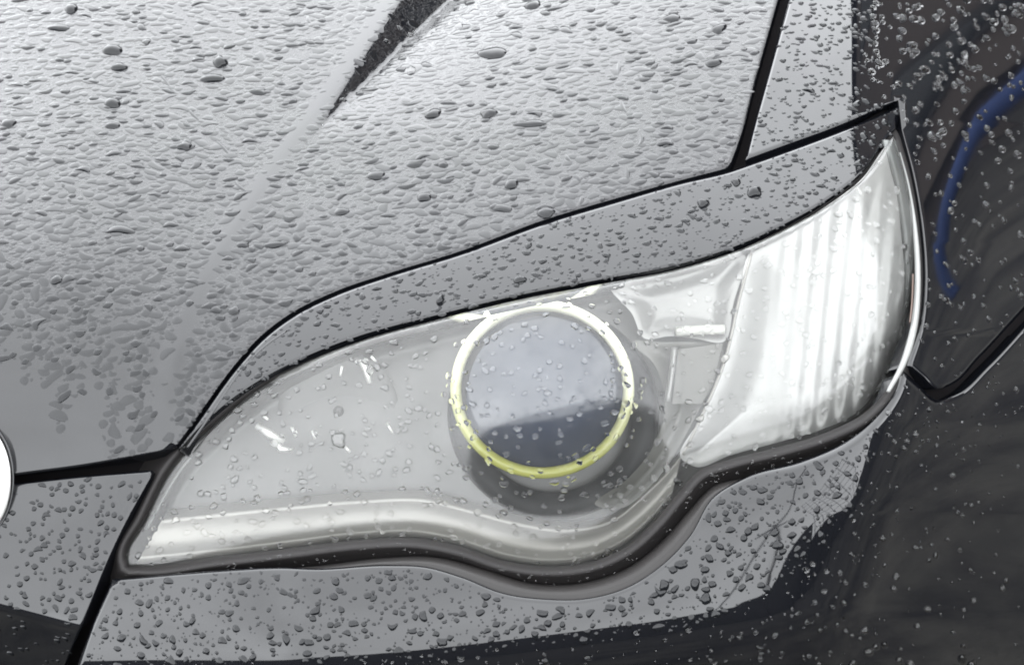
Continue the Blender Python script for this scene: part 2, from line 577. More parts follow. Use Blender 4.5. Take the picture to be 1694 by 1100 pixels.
def line_off(pts, dx, dy): return [(a + dx, b + dy) for a, b in pts]
hoodp = catmull([(-320, 835), (-100, 808), (20, 787), (130, 772), (262, 748)], step=7).tolist() + catmull(HOOD_LINE, step=7).tolist() \
    + catmull([(1210, 268), (1222, 236), (1256, 110), (1290, -10), (1380, -330)], step=7).tolist() + catmull([(1370, -340), (-320, -340), (-330, 830)], step=40, sharp=(0, 1, 2)).tolist()
fenderp = catmull([(1398, -330), (1307, -10), (1274, 110), (1240, 236), (1233, 266)], step=7).tolist() + catmull([(1240, 262), (1300, 240), (1380, 211), (1440, 186), (1486, 166)], step=7).tolist() \
    + catmull([(1492, 215), (1511, 290), (1526, 380), (1531, 470), (1522, 550), (1504, 604)], step=7).tolist() \
    + catmull([(1508, 607), (1530, 625), (1549, 643), (1575, 636), (1620, 592), (1700, 506), (1900, 300), (2050, 120)], step=7).tolist() + catmull([(2060, 100), (2060, -330), (1410, -330)], step=40, sharp=(0, 1, 2)).tolist()
stripp = catmull(STRIP_TOP, step=7).tolist() + [(1490, 186), (1482, 214)] + catmull([(1472, 224), (1424, 288), (1364, 334), (1306, 367), (1216, 408), (1118, 439), (998, 462), (848, 491), (717, 523), (597, 555), (506, 590), (446, 620), (386, 659), (335, 703), (303, 737)], step=7).tolist()
lensp = catmull(LENS_TOP + LENS_RIGHT + LENS_LOW, closed=True, step=6, sharp=(17,))
bumpp = catmull(BUMP_TOP, step=7).tolist() + catmull([(1502, 620), (1524, 640), (1549, 661), (1584, 652), (1636, 606), (1712, 524), (1912, 318), (2060, 140)], step=7).tolist() \
    + catmull([(2060, 180), (2060, 1480), (60, 1480), (100, 1180), (132, 1090), (158, 1020), (186, 958)], step=14, sharp=(0, 1, 2)).tolist()
nosep = catmull([(22, 800), (130, 788), (252, 778)], step=7).tolist() + catmull([(250, 790), (205, 872), (178, 930), (150, 1000), (118, 1080), (80, 1180), (40, 1480)], step=7, sharp=()).tolist() \
    + catmull([(30, 1480), (-330, 1480), (-330, 850), (-330, 846), (-100, 818), (10, 802)], step=25, sharp=(0, 1, 2, 3)).tolist()

# how much rain film lies where (it runs off in places)
def dry(x, y):
    f = 1.0
    # smooth run-off area above the nose
    wob = 34 * np.sin(x / 27.0 + 1.0) + 22 * np.sin(x / 9.3) + 14 * np.sin(x / 5.1 + y / 40.0)
    a = sstep(y + wob, 585, 665) * (1 - sstep(x + 0.3 * wob, 160, 215))
    a = np.maximum(a, 0.85 * sstep(y + 2 * wob, 560, 640) * (np.sin((x - 0.12 * y) / 9.0) > 0.25) * (x < 290))
    a2 = sstep(y, 500, 600) * np.exp(-((x - 268 - (y - 700) * 0.05) / 22.0) ** 2)
    xc = np.interp(y, [-300, 0, 110, 200, 260, 360, 470, 560, 650, 740], [840, 642, 572, 508, 462, 396, 334, 300, 278, 262])
    a3 = np.exp(-((x - xc) / 17.0) ** 4)
    a4 = (y > 775) * (x < 90) * (y < 1003)
    return np.clip(np.maximum(np.maximum(a, a2), np.maximum(a3, a4 * 0.7)), 0, 1)
def wet_hood(x, y): return 1 - dry(x, y)
def wet_side(x, y): return 0.0 * x

car = empty('parked_car', (0, 0, 0))
tag(car, 'black rain-covered parked car with its left headlight close in view', 'car')
CR_L = [(810, -220), (662, 0), (590, 110), (530, 207)]
CR_R = [(900, -200), (735, 0), (637, 120), (533, 213)]
RIB = [(800, -230), (642, 0), (572, 110), (508, 200), (462, 260), (396, 360), (334, 470), (300, 560), (278, 650)]
hood = panel('bonnet', hoodp, w_hood, M['paint'], car, R=7, attr={'wet': wet_hood}, lines=(CR_L, CR_R, RIB))
fender = panel('front_wing', fenderp, w_body, M['paint'], car, R=lambda x, y: 7 - 3.5 * sstep(x, 1460, 1480) * (1 - sstep(y, 230, 300)), attr={'wet': wet_side})
nose = panel('front_centre_panel', nosep, w_nose, M['paint'], car, R=6, attr={'wet': lambda x, y: 0.5 * wet_hood(x, y)}, lines=([(-320, 917), (0, 1003), (140, 1041)],))
def Rbump(x, y): return 8 + 0 * x + 8 * np.exp(-((x - 1400) / 120.0) ** 2) * (y < 800)
bumper = panel('front_bumper', bumpp, w_body, M['paint'], car, R=Rbump, attr={'wet': wet_side})

def samp(pts, n):
    c = catmull(pts, step=3)
    s = np.concatenate([[0], np.cumsum(np.hypot(*np.diff(c, axis=0).T))])
    t = np.linspace(0, s[-1], n)
    return np.stack([np.interp(t, s, c[:, 0]), np.interp(t, s, c[:, 1])], axis=1)
def lip():
    A = samp(LIP_IN, 110); B = samp(LIP_OUT, 110); rows = []
    for f, dw in ((-0.15, -0.034), (-0.02, -0.017), (0.08, -0.0145), (0.35, -0.011), (0.62, -0.0085), (0.66, -0.0088), (0.95, -0.0050), (1.15, -0.0075)):
        q = A * (1 - f) + B * f
        rows.append(P(q[:, 0], q[:, 1], w_body(q[:, 0], q[:, 1]) + dw))
    F = [(r * 110 + i, (r + 1) * 110 + i, (r + 1) * 110 + i + 1, r * 110 + i + 1) for r in range(len(rows) - 1) for i in range(109)]
    mesh_obj('bumper_lip', np.concatenate(rows), F, M['lip'], car)
lip()
light = empty('headlight'); light.parent = car
eyelid = panel('upper_trim_strip', stripp, w_body, M['paint'], light, R=6, attr={'wet': wet_side})
lens = panel('clear_lens', lensp, w_lens, M['lens'], light, R=9, skirt=0.010)

# round badge at the middle of the nose
wb = empty('round_badge'); wb.parent = car
def oval(name, cx, cy, prof, mat, n=64, rx=54, ry=92):
    w0 = float(w_body(np.array([0.0]), np.array([cy]))[0]); V = []; F = []
    t = np.linspace(0, 2 * math.pi, n, endpoint=False)
    for f, dw in prof:
        V += list(P(cx + rx * f * np.cos(t), cy + ry * f * np.sin(t), np.full(n, w0 + dw)))
    for i in range(len(prof) - 1):
        for k in range(n):
            l = (k + 1) % n; F.append((i * n + k, i * n + l, (i + 1) * n + l, (i + 1) * n + k))
    return mesh_obj(name, V, F, mat, wb)
oval('badge_face', -35, 793, [(0.98, -0.012), (0.98, 0.004), (0.95, 0.006), (0.7, 0.008), (0.4, 0.009), (0.1, 0.0095), (0.01, 0.0095)], M['chrome_badge'])
oval('badge_rim', -35, 793, [(1.12, -0.012), (1.10, 0.001), (1.06, 0.004), (1.02, 0.003), (1.0, -0.006)], M['paint'])

# dark backing sheet added behind the panel gaps to block light
gx = np.arange(-300, 2040, 20.0); gy = np.arange(-320, 1470, 20.0)
GX, GY = np.meshgrid(gx, gy); gxx, gyy = GX.ravel(), GY.ravel(); X = P(gxx, gyy, np.minimum(w_body(gxx, gyy), w_hood(gxx, gyy)) - 0.034 - np.clip(gyy - (960 + 0.27 * gxx), 0, None) * S0 * 1.5 * (1 - sstep(gxx, 90, 230)))
inl = inside(lensp, GX.ravel(), GY.ravel())
dl, _, _ = dist_poly(lensp, GX.ravel(), GY.ravel())
hole = inl | (dl < 6)
F = []
nx = len(gx)
for j in range(len(gy) - 1):
    for i in range(nx - 1):
        q = (j * nx + i, j * nx + i + 1, (j + 1) * nx + i + 1, (j + 1) * nx + i)
        if any(hole[k] for k in q): continue
        F.append(q[::-1])
mesh_obj('gap_backing', X, F, M['dark'], car)

# rubber seal round the lens
def seal():
    poly = orient(catmull(LENS_TOP + LENS_RIGHT + LENS_LOW, closed=True, step=7, sharp=(17,)))
    tn = np.roll(poly, -1, axis=0) - np.roll(poly, 1, axis=0)
    tn /= np.linalg.norm(tn, axis=1)[:, None]
    inn = np.stack([-tn[:, 1], tn[:, 0]], axis=1)
    rows = []
    for o, dw in ((6, -0.030), (2, -0.014), (-3, -0.0095), (-7, -0.0085), (-11, -0.0105), (-16, -0.020), (-40, -0.032)):
        q = poly + inn * o
        rows.append(P(q[:, 0], q[:, 1], w_body(q[:, 0], q[:, 1]) + dw))
    n = len(poly); F = []
    for r in range(len(rows) - 1):
        for i in range(n):
            j = (i + 1) % n
            F.append((r * n + i, r * n + j, (r + 1) * n + j, (r + 1) * n + i))
    mesh_obj('rubber_seal', np.concatenate(rows), F, M['rubber'], light)
seal()

# ------------------------------------------------------------------ inside the headlight
def w_housing(x, y):
    d, _, _ = dist_poly(lensp, x, y)
    return w_lens(x, y) - bulge(x, y) - 0.010 - 0.045 * sstep(d, 0, 34)
hp = catmull(LENS_TOP + LENS_RIGHT + LENS_LOW, closed=True, step=12, sharp=(17,))
def panel_simple(name, poly, wf, mat, parent, step=9.0):
    poly = orient(np.asarray(poly, float))
    x0, y0 = poly.min(axis=0); x1, y1 = poly.max(axis=0)
    gx, gy = np.meshgrid(np.arange(x0, x1, step), np.arange(y0, y1, step))
    gx = gx.ravel(); gy = gy.ravel()
    k = inside(poly, gx, gy); gx, gy = gx[k], gy[k]
    d, _, _ = dist_poly(poly, gx, gy); k = d > step * 0.5
    allp = np.concatenate([poly, np.stack([gx[k], gy[k]], axis=1)])
    res = delaunay_2d_cdt([Vector(p) for p in allp], [], [list(range(len(poly)))], 1, 1e-4)
    V = np.array([(v.x, v.y) for v in res[0]]); x, y = V[:, 0], V[:, 1]
    F = []
    for f in res[2]:
        a, b, c = f[0], f[1], f[2]
        ar = (x[b] - x[a]) * (y[c] - y[a]) - (x[c] - x[a]) * (y[b] - y[a])
        F.append(f if ar < 0 else f[::-1])
    return mesh_obj(name, P(x, y, wf(x, y)), F, mat, parent)
panel_simple('housing', hp, w_housing, M['housing'], light)

def wbase(x, y): return w_lens(x, y) - bulge(x, y)
# projector
CX, CY = 897.0, 641.0
wc = float(wbase(np.array([CX]), np.array([CY]))[0]) - 0.028
def disc_pts(r, n, dw, cx=CX, cy=CY, ry=None):
    t = np.linspace(0, 2 * math.pi, n, endpoint=False)
    ry = r if ry is None else ry
    x = cx + r * np.cos(t); y = cy + ry * np.sin(t)
    return P(x, y, np.full(n, wc + dw))
def lathe(name, prof, mat, parent, n=64, cx=CX, cy=CY):
    V = []; F = []
    for r, dw in prof: V += list(disc_pts(max(r, 0.3), n, dw, cx, cy))
    for i in range(len(prof) - 1):
        for k in range(n):
            l = (k + 1) % n
            F.append((i * n + k, i * n + l, (i + 1) * n + l, (i + 1) * n + k))
    return mesh_obj(name, V, F, mat, parent)
lathe('projector_bowl', [(128, -0.012), (132, -0.004), (150, 0.000), (166, 0.001), (172, -0.004), (176, -0.03)], M['blackbowl'], light, cx=CX + 18, cy=CY + 44)
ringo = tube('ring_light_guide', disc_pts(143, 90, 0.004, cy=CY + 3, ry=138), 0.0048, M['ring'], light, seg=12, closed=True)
dome = [(137 * q, 0.012 - 0.015 * q * q) for q in np.linspace(1.0, 0.0, 16)]
lathe('projector_lens', dome, M['projector'], light)
# high-beam reflector bowl
HX, HY = 560.0, 680.0
wch = float(wbase(np.array([HX]), np.array([HY]))[0])
wc_keep = wc; wc = wch - 0.03
lathe('main_beam_reflector', [(100, -0.026), (92, -0.0245), (80, -0.025), (55, -0.0265), (25, -0.028), (8, -0.029)], M['housing'], light, n=48, cx=HX, cy=HY)
lathe('main_beam_bulb', [(9, -0.029), (9, -0.024), (6, -0.021), (1, -0.020)], M['housing'], light, n=24, cx=HX, cy=HY)
for pts, rad in ((((598, 598), (606, 612), (612, 634)), 0.0026), (((566, 606), (563, 622)), 0.0013), (((588, 600), (592, 596)), 0.0012),
                 (((424, 704), (446, 718), (470, 730)), 0.0030), (((482, 706), (490, 722)), 0.0015), (((516, 712), (522, 726)), 0.0014), (((452, 728), (464, 742), (482, 744)), 0.0022), (((570, 738), (580, 748)), 0.0016), (((614, 590), (622, 598)), 0.0014), (((436, 688), (444, 694)), 0.0016), (((640, 700), (650, 716)), 0.0012)):
    q = np.array(pts, float)  # glints in the left lamp shaped as small bright bars
    tube('glint_bar', P(q[:, 0], q[:, 1], wbase(q[:, 0], q[:, 1]) - 0.012), [rad * 0.9] + [rad * 1.3] * (len(pts) - 2) + [rad * 0.7], M['glint'], light, seg=6)
wc = wc_keep

# stepped silver ledge along the lower edge
LED_UP = [(268, 860), (360, 850), (480, 838), (600, 828), (700, 826), (780, 845), (860, 866), (940, 876), (1010, 862), (1070, 815), (1110, 775), (1128, 752)]
LED_LOW = [(228, 927), (350, 915), (480, 899), (600, 884), (690, 882), (762, 896), (832, 919), (900, 929), (976, 921), (1034, 894), (1078, 856), (1112, 815)]
U_ = samp(LED_UP, 120); L_ = samp(LED_LOW, 120)
rows = []
for f, dw in ((-0.25, -0.045), (-0.04, -0.020), (0.03, -0.0165), (0.10, -0.0185), (0.5, -0.0185), (0.8, -0.0165), (0.88, -0.012), (0.96, -0.011), (1.06, -0.0135), (1.15, -0.026)):
    q = U_ * (1 - f) + L_ * f
    rows.append(P(q[:, 0], q[:, 1], wbase(q[:, 0], q[:, 1]) + dw))
V = np.concatenate(rows); F = []
for r in range(len(rows) - 1):
    for i in range(119):
        F.append((r * 120 + i, (r + 1) * 120 + i, (r + 1) * 120 + i + 1, r * 120 + i + 1))
mesh_obj('silver_ledge', V, F, M['satin'], light)

# fluted bright side reflector
SIDE = [(1243, 414), (1306, 378), (1366, 342), (1424, 298), (1472, 240), (1480, 300), (1492, 380), (1496, 470), (1488, 550), (1474, 606), (1448, 650), (1415, 684), (1360, 710), (1285, 732), (1205, 754), (1150, 772), (1128, 760), (1160, 690), (1198, 600), (1222, 500)]
sidep = catmull(SIDE, closed=True, step=6)
def w_side(x, y):
    d, _, _ = dist_poly(sidep, x, y)
    q = x + 0.10 * (y - 400)
    fl = np.abs(((q - 1180) / 27.0) % 1.0 - 0.5) * 2
    amp = sstep(x, 1250, 1340)
    return wbase(x, y) - 0.012 - 0.010 * sstep(d, 0, 70) + 0.0020 * np.abs(fl) * amp
panel_simple('side_reflector', sidep, w_side, M['silver'], light, step=4.0)
# dividing wall
c = catmull([(1243, 420), (1222, 500), (1198, 600), (1160, 690), (1130, 752)], step=8)
tube('dividing_rib', P(c[:, 0], c[:, 1], wbase(c[:, 0], c[:, 1]) - 0.012), 0.0013, M['satin'], light)
# bright bezel between projector and side reflector, and the small marker-lamp box in it
BZ = [(1010, 474), (1060, 466), (1122, 452), (1232, 422), (1214, 500), (1196, 566), (1150, 560), (1108, 556), (1066, 560), (1046, 520)]
bzp = catmull(BZ, closed=True, step=6)
def w_bz(x, y):
    d, _, _ = dist_poly(bzp, x, y)
    return wbase(x, y) - 0.020 - 0.010 * sstep(d, 0, 40)
panel_simple('bright_bezel', bzp, w_bz, M['bezel'], light, step=6.0)
LB = [(1046, 566), (1100, 566), (1150, 566), (1194, 574), (1180, 630), (1150, 690), (1118, 748), (1080, 800), (1020, 842), (985, 835), (1040, 790), (1085, 730), (1100, 660), (1080, 600)]
lbp = catmull(LB, closed=True, step=6)
def w_lb(x, y):
    d, _, _ = dist_poly(lbp, x, y)
    return wbase(x, y) - 0.026 - 0.012 * sstep(d, 0, 40)
panel_simple('lower_bezel', lbp, w_lb, M['bezel_dark'], light, step=6.0)
def bar(name, pts, dw, r, mat):
    c = catmull(pts, step=6)
    return tube(name, P(c[:, 0], c[:, 1], wbase(c[:, 0], c[:, 1]) + dw), r, mat, light)
bar('marker_lamp_bar', [(1118, 549), (1160, 546), (1198, 545)], -0.016, 0.0042, M['whitebar'])
bar('marker_lamp_bar', [(1116, 575), (1111, 620), (1104, 664)], -0.016, 0.0026, M['bezel'])
mb = catmull([(1122, 578), (1196, 568), (1178, 640), (1160, 668), (1112, 668)], closed=True, step=7, sharp=(0, 1, 2, 3, 4))
panel_simple('marker_lamp_lens', mb, lambda x, y: wbase(x, y) - 0.019, M['bezel_dark'], light, step=8)
# thick moulded edge of the lens on the outer side
er = samp([(1478, 232), (1496, 300), (1509, 385), (1513, 470), (1505, 550), (1487, 606), (1464, 648)], 60)
rows = []
for o, dw in ((3, -0.012), (0, -0.006), (-8, -0.0055), (-15, -0.0075), (-19, -0.013), (-20, -0.03)):
    rows.append(P(er[:, 0] + o, er[:, 1], wbase(er[:, 0] + o, er[:, 1]) + dw))
F = [(r * 60 + i, r * 60 + i + 1, (r + 1) * 60 + i + 1, (r + 1) * 60 + i) for r in range(5) for i in range(59)]
mesh_obj('moulded_lens_edge', np.concatenate(rows), F, M['edge'], light)
ac = er[31:43]
tube('amber_reflector', P(ac[:, 0] - 3, ac[:, 1], w_body(ac[:, 0] - 3, ac[:, 1]) - 0.0026), 0.0008, M['amber'], light)
q = er[3:]
tube('clear_lens_rim', P(q[:, 0] + 5, q[:, 1], w_body(q[:, 0] + 5, q[:, 1]) - 0.0035), np.interp(np.arange(len(q)), [0, 20, 45, len(q) - 1], [0.0006, 0.0024, 0.0032, 0.0016]), M['rim'], light)
q = samp([(236, 874), (262, 826), (288, 782), (312, 752)], 20)
tube('clear_lens_rim', P(q[:, 0] + 6, q[:, 1] + 2, w_lens(q[:, 0] + 6, q[:, 1] + 2) - 0.006), 0.0016, M['edge'], light)
q = samp([(306, 738), (348, 679), (396, 610), (430, 574), (470, 545)], 40)
tube('trim_bead', P(q[:, 0] + 4, q[:, 1] + 3, w_body(q[:, 0] + 4, q[:, 1] + 3) - 0.0006), 0.0011, M['paint'], light)

# ------------------------------------------------------------------ rain drops
def drop_field(name, label, poly, wf, n, rpx, dens=None, seed=1, elong=0.5, flat=0.42, mat=None, power=2.2, edge=None):
    r_ = np.random.default_rng(seed)
    x0, y0 = np.maximum(poly.min(axis=0), (-160, -160)); x1, y1 = np.minimum(poly.max(axis=0), (1860, 1260))
    m = int(n * 8)
    x = r_.uniform(x0, x1, m); y = r_.uniform(y0, y1, m)
    rr = rpx[0] + (rpx[1] - rpx[0]) * r_.random(m) ** power
    k = inside(poly, x, y)
    if dens is not None: k &= r_.random(m) < dens(x, y)
    x, y, rr = x[k], y[k], rr[k]
    d, _, _ = dist_poly(poly, x, y)
    k = d > rr * 0.9 + (1.5 if edge is None else edge(x, y))
    x, y, rr = x[k], y[k], rr[k]
    o = np.argsort(-rr); x, y, rr = x[o], y[o], rr[o]
    e1, e2, nn = frame(x, y, wf)
    fore = np.clip(np.linalg.norm(e1, axis=1) / np.linalg.norm(e2, axis=1), 0.35, 1.0)   # how far the surface leans away
    cell = {}; keep = []
    for i in range(len(x)):
        cx, cy = int(x[i] // 14), int(y[i] // 14); ok = True
        for a in (-1, 0, 1):
            for b in (-1, 0, 1):
                for j in cell.get((cx + a, cy + b), ()):
                    q = (x[i] - x[j]) ** 2 + ((y[i] - y[j]) / fore[i]) ** 2
                    if q < (0.86 * (rr[i] + rr[j])) ** 2: ok = False; break
                if not ok: break
            if not ok: break
        if ok:
            cell.setdefault((cx, cy), []).append(i); keep.append(i)
            if len(keep) >= n: break
    keep = np.array(keep)
    x, y, rr = x[keep], y[keep], rr[keep]
    return drops_mesh(name, label, x, y, rr, wf, r_, elong, flat, mat or M['water'])

def drops_mesh(name, label, x, y, rr, wf, r_, elong, flat, mat, seg=13, el0=None):
    N = len(x)
    C = P(x, y, wf(x, y)); e1, e2, nn = frame(x, y, wf)
    s = np.linalg.norm(e1, axis=1)
    e1 = e1 / s[:, None]; f2 = np.cross(nn, e1)
    R = rr * np.minimum(s, np.linalg.norm(e2, axis=1))
    el = (1 + elong * r_.random(N) ** 1.5 * 2) if el0 is None else np.asarray(el0, float)
    ang = r_.normal(0, 0.55, N) if el0 is None else r_.normal(0, 0.12, N)
    bend = r_.normal(0, 0.30, N) * np.clip(el - 0.8, 0, 1.2)
    th = np.linspace(0, 2 * math.pi, seg, endpoint=False)
    ph = r_.uniform(0, 6.28, (N, 3)); am = r_.uniform(0, 0.12, (N, 3))
    rad = 1 + sum(am[:, k:k + 1] * np.cos((k + 2) * th[None, :] + ph[:, k:k + 1]) for k in range(3))
    rings = [(1.0, -0.03), (0.93, 0.27), (0.76, 0.60), (0.46, 0.89), (0.0, 1.0)]
    V = []; 
    H = R * flat * r_.uniform(0.75, 1.2, N)
    lean = r_.uniform(0.0, 0.22, N)          # the water hangs towards the downhill side
    for q, h in rings:
        cs = np.cos(th)[None, :] * rad * q * el[:, None]
        sn = np.sin(th)[None, :] * rad * q
        sn = sn + (bend * el)[:, None] * ((cs / el[:, None]) ** 2 - 0.4 * q * q)
        a = cs * np.cos(ang)[:, None] - sn * np.sin(ang)[:, None]
        b = cs * np.sin(ang)[:, None] + sn * np.cos(ang)[:, None] - (lean * h)[:, None]
        a = a * R[:, None] * 0.86; b = b * R[:, None] * 0.86
        pt = C[:, None, :] + a[..., None] * e1[:, None, :] + b[..., None] * f2[:, None, :] + (H * h)[:, None, None] * nn[:, None, :]
        if q == 0: pt = pt[:, :1]
        V.append(pt)
    V = np.concatenate(V, axis=1)            # N, 4*seg+1, 3
    per = V.shape[1]
    f = []
    for r in range(3):
        for k in range(seg):
            l = (k + 1) % seg
            f.append((r * seg + k, r * seg + l, (r + 1) * seg + l, (r + 1) * seg + k))
    tri = [(3 * seg + k, 3 * seg + (k + 1) % seg, 4 * seg) for k in range(seg)]
    me = bpy.data.meshes.new(name)
    fa = np.array(f); ta = np.array(tri)
    off = (np.arange(N) * per)[:, None, None]
    Q = (fa[None] + off).reshape(-1, 4); T = (ta[None] + off).reshape(-1, 3)
    me.vertices.add(N * per); me.vertices.foreach_set('co', V.reshape(-1).astype(np.float32))
    lo = np.concatenate([Q.ravel(), T.ravel()])
    me.loops.add(len(lo)); me.loops.foreach_set('vertex_index', lo.astype(np.int32))
    tot = np.concatenate([np.full(len(Q), 4), np.full(len(T), 3)])
    st = np.concatenate([[0], np.cumsum(tot)[:-1]])
    me.polygons.add(len(tot)); me.polygons.foreach_set('loop_start', st.astype(np.int32))
    me.polygons.foreach_set('loop_total', tot.astype(np.int32))
    me.update(calc_edges=True)
    me.polygons.foreach_set('use_smooth', [True] * len(me.polygons))
    me.materials.append(mat)
    o = bpy.data.objects.new(name, me); COL.objects.link(o)
    if label: tag(o, label, kind='stuff')
    return o

hoodA = np.array(hoodp); fendA = np.array(fenderp); stripA = np.array(stripp); bumpA = np.array(bumpp); noseA = np.array(nosep)
def in_wedge(x, y):
    xl = 662 - 0.66 * y + 0.0001 * y * y
    wd = 82.0 * (softplus(222 - y, 7.0) / 222.0) ** 1.1
    return sstep(x - xl, -3, 3) * (1 - sstep(x - xl - wd, -3, 3)) * (y < 225)
d_hood = lambda x, y: (1 - dry(x, y)) * (1 - 0.93 * in_wedge(x, y)) * (0.35 + 0.65 * sstep(x + 0 * y, -400, 200))
drop_field('fine_rain_drops', 'countless small rain drops beaded over the black bonnet', hoodA, w_hood, 6800, (1.6, 10.5), d_hood, 11, elong=0.6, power=2.6, flat=0.07, mat=M['water_flat'])
drop_field('fine_rain_drops', 'darker standing rain drops spread over the black bonnet', hoodA, w_hood, 800, (2.8, 9.0), d_hood, 21, elong=0.6, power=2.0, flat=0.26, mat=M['water'])
drop_field('fine_rain_drops', 'pale rain drops in the dark crease of the bonnet', hoodA, w_hood, 130, (1.6, 5.0), in_wedge, 22, elong=0.8, power=2.0, flat=0.4, mat=M['water_glass'])
side_d = lambda x, y: 1 - sstep(x, 1425, 1450)
drop_field('fine_rain_drops', 'small rain drops beaded on the front wing above the headlight', fendA, w_body, 700, (1.8, 6.5), side_d, 12)
drop_field('fine_rain_drops', 'round rain drops along the strip over the headlight', stripA, w_body, 1000, (1.4, 6.8), None, 13, elong=0.4, power=2.6, flat=0.42)
def ybot(x): return np.interp(x, [-200, 200, 600, 1000, 1150, 1300, 1400, 1450, 1500], [1100, 1100, 1092, 1056, 1030, 962, 880, 740, 560])
bd = lambda x, y: 1 - sstep(y - ybot(x), -6, 14)
drop_field('fine_rain_drops', 'round rain drops on the bumper below the headlight', bumpA, w_body, 2200, (1.3, 7.6), bd, 14, elong=0.4, power=2.7, flat=0.42, edge=lambda x, y: np.where(x < 1500, 0.55 * Rbump(x, y), 4))
drop_field('fine_rain_drops', 'scattered rain drops on the panel beside the round badge', noseA, w_nose, 260, (1.8, 6.0), lambda x, y: sstep(x, -200, 160) * (1 - 0.7 * (y > 1010)), 15)
drop_field('fine_rain_drops', 'fine rain drops on the clear headlight lens', lensp, w_lens, 800, (1.4, 6.8), None, 16, power=3.0, flat=0.5, elong=0.3, mat=M['water_clear'])
# ------------------------------------------------------------------ surroundings (seen in the paintwork)
def make_asphalt():
    m, n, p = principled('wet_asphalt', (0.04, 0.04, 0.04), 0.85, ior=1.25)
    a = noise(n, 3.2, 6, 0.68); b = noise(n, 60, 3, 0.6)
    r = n.nodes.new('ShaderNodeValToRGB')
    r.color_ramp.elements[0].position = 0.35; r.color_ramp.elements[0].color = (0.012, 0.012, 0.013, 1)
    r.color_ramp.elements[1].position = 0.7; r.color_ramp.elements[1].color = (0.075, 0.072, 0.064, 1)
    n.links.new(a.outputs['Fac'], r.inputs[0])
    n.links.new(r.outputs[0], p.inputs['Base Color'])
    bu = n.nodes.new('ShaderNodeBump'); bu.inputs['Distance'].default_value = 0.004
    n.links.new(b.outputs['Fac'], bu.inputs['Height']); n.links.new(bu.outputs[0], p.inputs['Normal'])
    return m
M['asphalt'] = make_asphalt()
g = mesh_obj('ground', [(-400, -400, 0), (400, -400, 0), (400, 400, 0), (-400, 400, 0)], [(0, 1, 2, 3)], M['asphalt'])
tag(g, 'dark wet asphalt ground round the car', 'ground', kind='structure')
def box(name, c, s, mat, parent=None, rz=0):
    bm = bmesh.new(); bmesh.ops.create_cube(bm, size=1)
    for v in bm.verts: v.co = Vector((v.co.x * s[0], v.co.y * s[1], v.co.z * s[2]))
    bmesh.ops.bevel(bm, geom=bm.edges[:], offset=min(s) * 0.08, segments=2, affect='EDGES')
    bmesh.ops.rotate(bm, verts=bm.verts, cent=(0, 0, 0), matrix=Matrix.Rotation(rz, 3, 'Z'))
    for v in bm.verts: v.co += Vector(c)
    me = bpy.data.meshes.new(name); bm.to_mesh(me); bm.free(); me.materials.append(mat)
    o = bpy.data.objects.new(name, me); COL.objects.link(o)
    if parent: o.parent = parent
    return o
M['wall'] = principled('dark_rendered_wall', (0.03, 0.03, 0.03), 0.8)[0]
M['blue'] = principled('blue_prop_paint', (0.03, 0.09, 0.35), 0.25)[0]
def long_wall(loc, s, rz, label):  # unseen walls added for their dark reflection in the paintwork
    e = empty('reflection_wall', loc)
    e.rotation_euler = (0, 0, rz)
    tag(e, label, 'wall')
    box('wall_face', (0, 0, s[2] / 2), s, M['wall'], e)
    box('coping', (0, 0, s[2] + 0.051), (s[0] + 0.1, s[1] + 0.12, 0.1), M['wall'], e)
    return e
long_wall((9, 0, 0), (40, 0.25, 1.8), math.pi / 2, 'unseen dark wall added beyond the left side of the car, mirrored in its wing')
long_wall((-10.2, -9, 0), (38, 0.25, 3.0), 0, 'unseen dark wall added in front of the car, mirrored in its bumper')

long_wall((14, 15, 0), (34, 0.25, 3.1), 0, 'unseen dark wall added behind the car, mirrored in the bonnet crease')

# drops on the sides that mirror the dark ground: clear beads catching the sky
drop_field('fine_rain_drops', 'pale beads of rain on the dark side of the front wing', fendA, w_body, 620, (1.2, 5.4), lambda x, y: sstep(x, 1425, 1450) * (0.35 + 0.65 * (1 - sstep(y + (x - 1450) * 0.8, 100, 420))), 17, elong=0.35, power=2.4, mat=M['water_glass'], flat=0.75)
drop_field('fine_rain_drops', 'pale beads of rain on the dark underside of the bumper', bumpA, w_body, 1050, (1.4, 5.8), lambda x, y: sstep(y - ybot(x), -6, 14) * np.exp(-np.clip(y - ybot(x) - 40, 0, None) / 260.0), 18, elong=0.3, power=2.6, mat=M['water_glass'], flat=0.9)

sealp = np.array(samp(LENS_LOW, 90).tolist() + samp(OLD_TOP, 90).tolist())
drop_field('fine_rain_drops', 'tiny beads of water caught on the rubber seal under the headlight', sealp, lambda x, y: w_body(x, y) - 0.009, 420, (1.2, 3.6), None, 19, elong=0.6, power=2.5, mat=M['water_glass'], flat=0.7)
